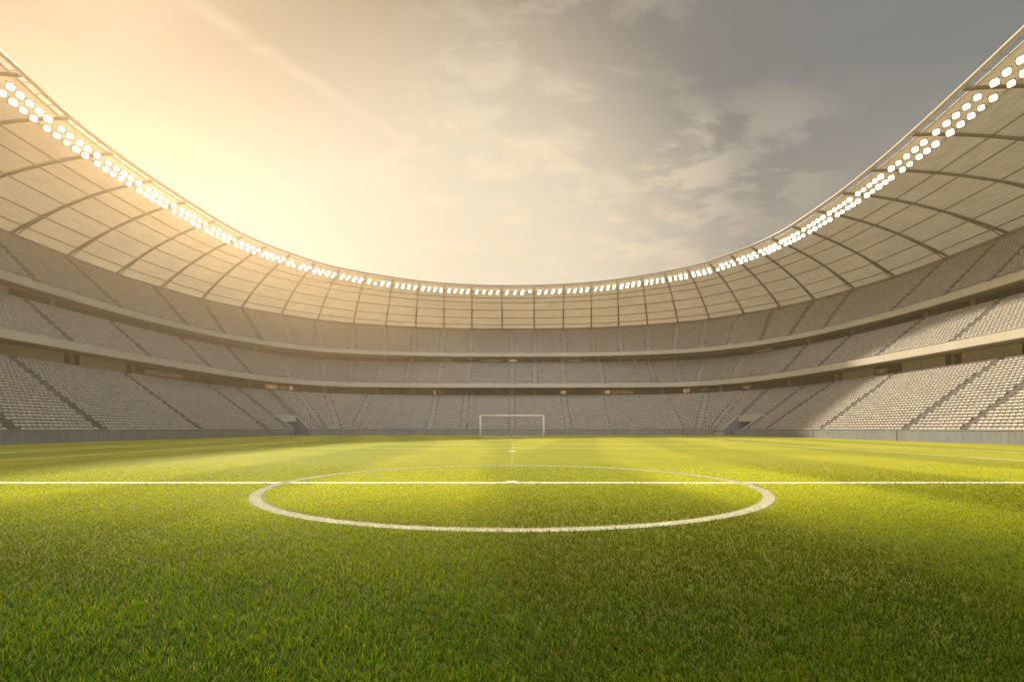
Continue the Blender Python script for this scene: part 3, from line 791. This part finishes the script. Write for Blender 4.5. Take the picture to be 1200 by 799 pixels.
while y < 86:
    rect(m, -.03-.0004*y, y, .03+.0004*y, y+y*.022, .009); y += y*.05
marking('dotted_centre_line', 'thin dotted pale line running from the circle to the goal', m, 'faint')

# ------------------------------------------------------------------ haze in the bowl
HAZE = 1
if HAZE:
    mm, nt, out = new_mat('haze'); b = NB(nt)
    vs = b.n('ShaderNodeVolumeScatter'); vs.inputs['Color'].default_value = (1.0, .80, .60, 1); vs.inputs['Density'].default_value = .0009; vs.inputs['Anisotropy'].default_value = .55
    nt.links.new(vs.outputs[0], out.inputs['Volume'])
    m = MB(); m.hexa([(-130, -40, -.5), (130, -40, -.5), (130, 190, -.5), (-130, 190, -.5)], [(-130, -40, 60), (130, -40, 60), (130, 190, 60), (-130, 190, 60)])
    o = m.build('haze', mm); tag(o, 'thin golden haze filling the stadium bowl', 'haze', kind='stuff')
    def added_haze(c, r, dens, col, g, label):
        mm, nt, out = new_mat('added_haze'); b = NB(nt)
        vs = b.n('ShaderNodeVolumeScatter'); vs.inputs['Color'].default_value = (*col, 1); vs.inputs['Density'].default_value = dens; vs.inputs['Anisotropy'].default_value = g
        nt.links.new(vs.outputs[0], out.inputs['Volume'])
        m = MB(); nu, nv = 32, 16; rows = []
        for i in range(nv+1):
            th = math.pi*i/nv
            rows.append([(c[0]+r[0]*math.sin(th)*math.cos(2*math.pi*k/nu), c[1]+r[1]*math.sin(th)*math.sin(2*math.pi*k/nu), c[2]+r[2]*math.cos(th)) for k in range(nu+1)])
        m.grid(rows); me = m.mesh('added_haze')
        import bmesh
        bm = bmesh.new(); bm.from_mesh(me); bmesh.ops.remove_doubles(bm, verts=bm.verts, dist=.01); bmesh.ops.recalc_face_normals(bm, faces=bm.faces); bm.to_mesh(me); bm.free()
        tag(link_mesh('added_haze', me, mm), label, 'haze', 'golden haze volumes added under the left roof', 'stuff')
    for c_, r_, d_ in (((-62, 66, 16), (58, 92, 22), .0010), ((-62, 68, 18), (46, 72, 19), .0016), ((-62, 70, 20), (36, 54, 16), .0018), ((-62, 72, 21), (27, 38, 13), .0018)):  # extra haze volumes added to brighten the left roof and stands
        added_haze(c_, r_, d_, (1.0, .66, .34), .6, 'golden haze volume added to brighten the left side of the roof')

# ------------------------------------------------------------------ sky, sun, camera
SUN_AZ, SUN_EL = -38., 34.5
w = bpy.data.worlds.new('World'); sc.world = w; w.use_nodes = True; nt = w.node_tree; nt.nodes.clear(); b = NB(nt)
out = nt.nodes.new('ShaderNodeOutputWorld'); bg = nt.nodes.new('ShaderNodeBackground'); bg.inputs['Strength'].default_value = 1.0
D = b.vm('NORMALIZE', b.n('ShaderNodeTexCoord').outputs['Generated'])
sep = b.n('ShaderNodeSeparateXYZ'); b.put(sep.inputs[0], D); dx, dy, dz = sep.outputs
def dirv(az, el): return (math.sin(R(az))*math.cos(R(el)), math.cos(R(az))*math.cos(R(el)), math.sin(R(el)))
def dot(az, el): return b.m('MAXIMUM', b.vm('DOT_PRODUCT', D, dirv(az, el)), 0.)
zc = b.m('MAXIMUM', dz, 0.)
# clouds on a flat layer high above
inv = b.m('DIVIDE', 1., b.m('ADD', zc, .16))
cmb = b.n('ShaderNodeCombineXYZ'); b.put(cmb.inputs[0], b.m('MULTIPLY', dx, inv)); b.put(cmb.inputs[1], b.m('MULTIPLY', dy, inv))
mp = b.n('ShaderNodeMapping'); b.put(mp.inputs['Vector'], cmb.outputs[0]); mp.inputs['Rotation'].default_value = (0, 0, R(38)); mp.inputs['Scale'].default_value = (.75, 1.9, 1)
c1 = b.noise(mp.outputs[0], 1.25, 9, .58, .9); c2 = b.noise(mp.outputs[0], 5.2, 8, .62, .6)
mp2 = b.n('ShaderNodeMapping'); b.put(mp2.inputs['Vector'], cmb.outputs[0]); mp2.inputs['Rotation'].default_value = (0, 0, R(-20)); mp2.inputs['Scale'].default_value = (.5, 1.1, 1); mp2.inputs['Location'].default_value = (3.1, 1.7, 0)
c3 = b.noise(mp2.outputs[0], .8, 5, .5, .5)
def dpx(x, y):
    return Vector((x-600, F, HOR-y)).normalized()
def blob(x, y, deg, soft=1.):
    return b.smooth(b.vm('DOT_PRODUCT', D, tuple(dpx(x, y))), math.cos(R(deg)), math.cos(R(deg*.15)))
mask = None
for x, y, dg, a_ in ((650, 185, 9, 1.), (505, 225, 10, .9), (785, 212, 8, 1.), (770, 275, 11, .9), (570, 290, 13, 1.), (600, 135, 11, .6), (700, 150, 9, .4), (890, 195, 8, .4), (650, 60, 16, .35), (430, 300, 12, .7)):
    q = b.m('MULTIPLY', blob(x, y, dg), a_); mask = q if mask is None else b.m('MAXIMUM', mask, q)
mp4 = b.n('ShaderNodeMapping'); b.put(mp4.inputs['Vector'], cmb.outputs[0]); mp4.inputs['Rotation'].default_value = (0, 0, R(-24)); mp4.inputs['Scale'].default_value = (1.15, 1.7, 1)
c4 = b.noise(mp4.outputs[0], 3.6, 10, .60, .25)
fib = b.smooth(b.m('ADD', b.m('MULTIPLY', c1, .3), b.m('MULTIPLY', c4, .7)), .475, .575)
cl = b.m('MULTIPLY', fib, b.m('ADD', mask, .06))
d1, d2 = dpx(250, 20), dpx(480, 172); nn = d1.cross(d2).normalized(); dm = (d1+d2).normalized()
tr_ = b.m('ABSOLUTE', b.m('ADD', b.vm('DOT_PRODUCT', D, tuple(nn)), b.m('MULTIPLY', b.m('SUBTRACT', c2, .5), .012)))
trail = b.m('MULTIPLY', b.smooth(tr_, .018, .0), b.m('MULTIPLY', b.smooth(b.vm('DOT_PRODUCT', D, tuple(dm)), math.cos(R(14)), math.cos(R(8))), b.smooth(c2, .3, .6)))
cl = b.m('MAXIMUM', cl, b.m('MULTIPLY', trail, .45))
band = b.m('MULTIPLY', b.smooth(dz, .10, .22), b.smooth(dz, .62, .34))
gl = dot(-33, 21)
wide = b.m('POWER', gl, 4.2); mid = b.m('POWER', gl, 9.); nar = b.m('POWER', gl, 34.)
hor = b.m('POWER', b.m('SUBTRACT', 1., zc), 3.0)
base = b.mix(b.smooth(c3, .42, .68, 0., .5), (.185, .212, .218), (.30, .28, .24))
base = b.mix(b.m('MULTIPLY', hor, .95), base, (.66, .55, .40))
col = b.mix(b.m('MINIMUM', b.m('MULTIPLY', wide, .80), 1.), base, (.60, .415, .225))
col = b.mix(b.m('MINIMUM', b.m('MULTIPLY', mid, .85), 1.), col, (.72, .50, .275))
col = b.mix(b.m('MINIMUM', b.m('MULTIPLY', nar, .9), 1.), col, (.90, .70, .46))
high = b.smooth(dz, .32, .56)
col = b.mix(b.m('MULTIPLY', high, .8), col, b.mix(b.m('MINIMUM', b.m('MULTIPLY', wide, 1.2), 1.), (.175, .20, .208), (.26, .165, .07)))
frontal = b.smooth(b.vm('DOT_PRODUCT', D, dirv(-6, 12)), .83, .985)
col = b.mix(b.m('MULTIPLY', frontal, .85), col, (.95, .82, .60))
lit = b.mix(b.m('MINIMUM', b.m('ADD', b.m('MAXIMUM', wide, frontal), .1), 1.), (.64, .55, .43), (1.0, .80, .55))
hot = b.m('SUBTRACT', 1., b.m('MULTIPLY', nar, .8))
col = b.mix(b.m('MULTIPLY', b.m('MULTIPLY', cl, hot), .72), col, lit)
sh = b.m('MULTIPLY', b.m('MULTIPLY', b.smooth(c1, .52, .34), band), b.m('MULTIPLY', hot, b.m('SUBTRACT', 1., frontal)))
col = b.mix(b.m('MULTIPLY', sh, .25), col, b.mix(b.m('MINIMUM', wide, 1.), (.27, .25, .22), (.50, .38, .25)))
col = b.mix(b.m('MULTIPLY', b.m('MULTIPLY', b.smooth(c3, .62, .40), b.m('SUBTRACT', 1., frontal)), .25), col, b.mix(.5, col, (.20, .19, .17)))
behind = b.smooth(dy, .05, -.6)
col = b.mix(behind, col, (1.1, 1.06, 1.04))  # out-of-frame sky raised as added fill for the shaded stands
sky = b.n('ShaderNodeTexSky', sky_type='NISHITA'); sky.sun_disc = False; sky.sun_elevation = R(SUN_EL); sky.sun_rotation = R(SUN_AZ)
sky.air_density = 1.2; sky.dust_density = 4.0
skc = b.mix(1., sky.outputs[0], (.05, .05, .05), 'MULTIPLY')
mixs = b.mix(.12, col, skc)
b.put(bg.inputs['Color'], mixs); nt.links.new(bg.outputs[0], out.inputs[0])

sl = bpy.data.lights.new('sun', 'SUN'); sl.energy = 4.8; sl.angle = R(3.); sl.color = (1, .84, .60)
so = bpy.data.objects.new('sun', sl); COL.objects.link(so)
so.rotation_euler = Vector(dirv(SUN_AZ, SUN_EL)).to_track_quat('Z', 'Y').to_euler()

cam = bpy.data.cameras.new('camera'); co = bpy.data.objects.new('camera', cam); COL.objects.link(co); sc.camera = co
cam.sensor_width = 36; cam.lens = F/1200*36; cam.shift_y = (HOR-399.5)/1200
cam.clip_start = .05; cam.clip_end = 6000
co.location = (0, 0, CZ); co.rotation_euler = (R(90), 0, 0)

sc.view_settings.view_transform = 'Standard'; sc.view_settings.look = 'None'; sc.view_settings.exposure = 0; sc.view_settings.gamma = 1
sc.render.engine = 'CYCLES'
cy = sc.cycles; cy.use_denoising = True
try: cy.denoiser = 'OPENIMAGEDENOISE'
except Exception: pass
cy.max_bounces = 7; cy.diffuse_bounces = 4; cy.glossy_bounces = 2; cy.transmission_bounces = 4; cy.volume_bounces = 1; cy.transparent_max_bounces = 32
cy.sample_clamp_indirect = 4.0; cy.use_adaptive_sampling = True; cy.adaptive_threshold = .02
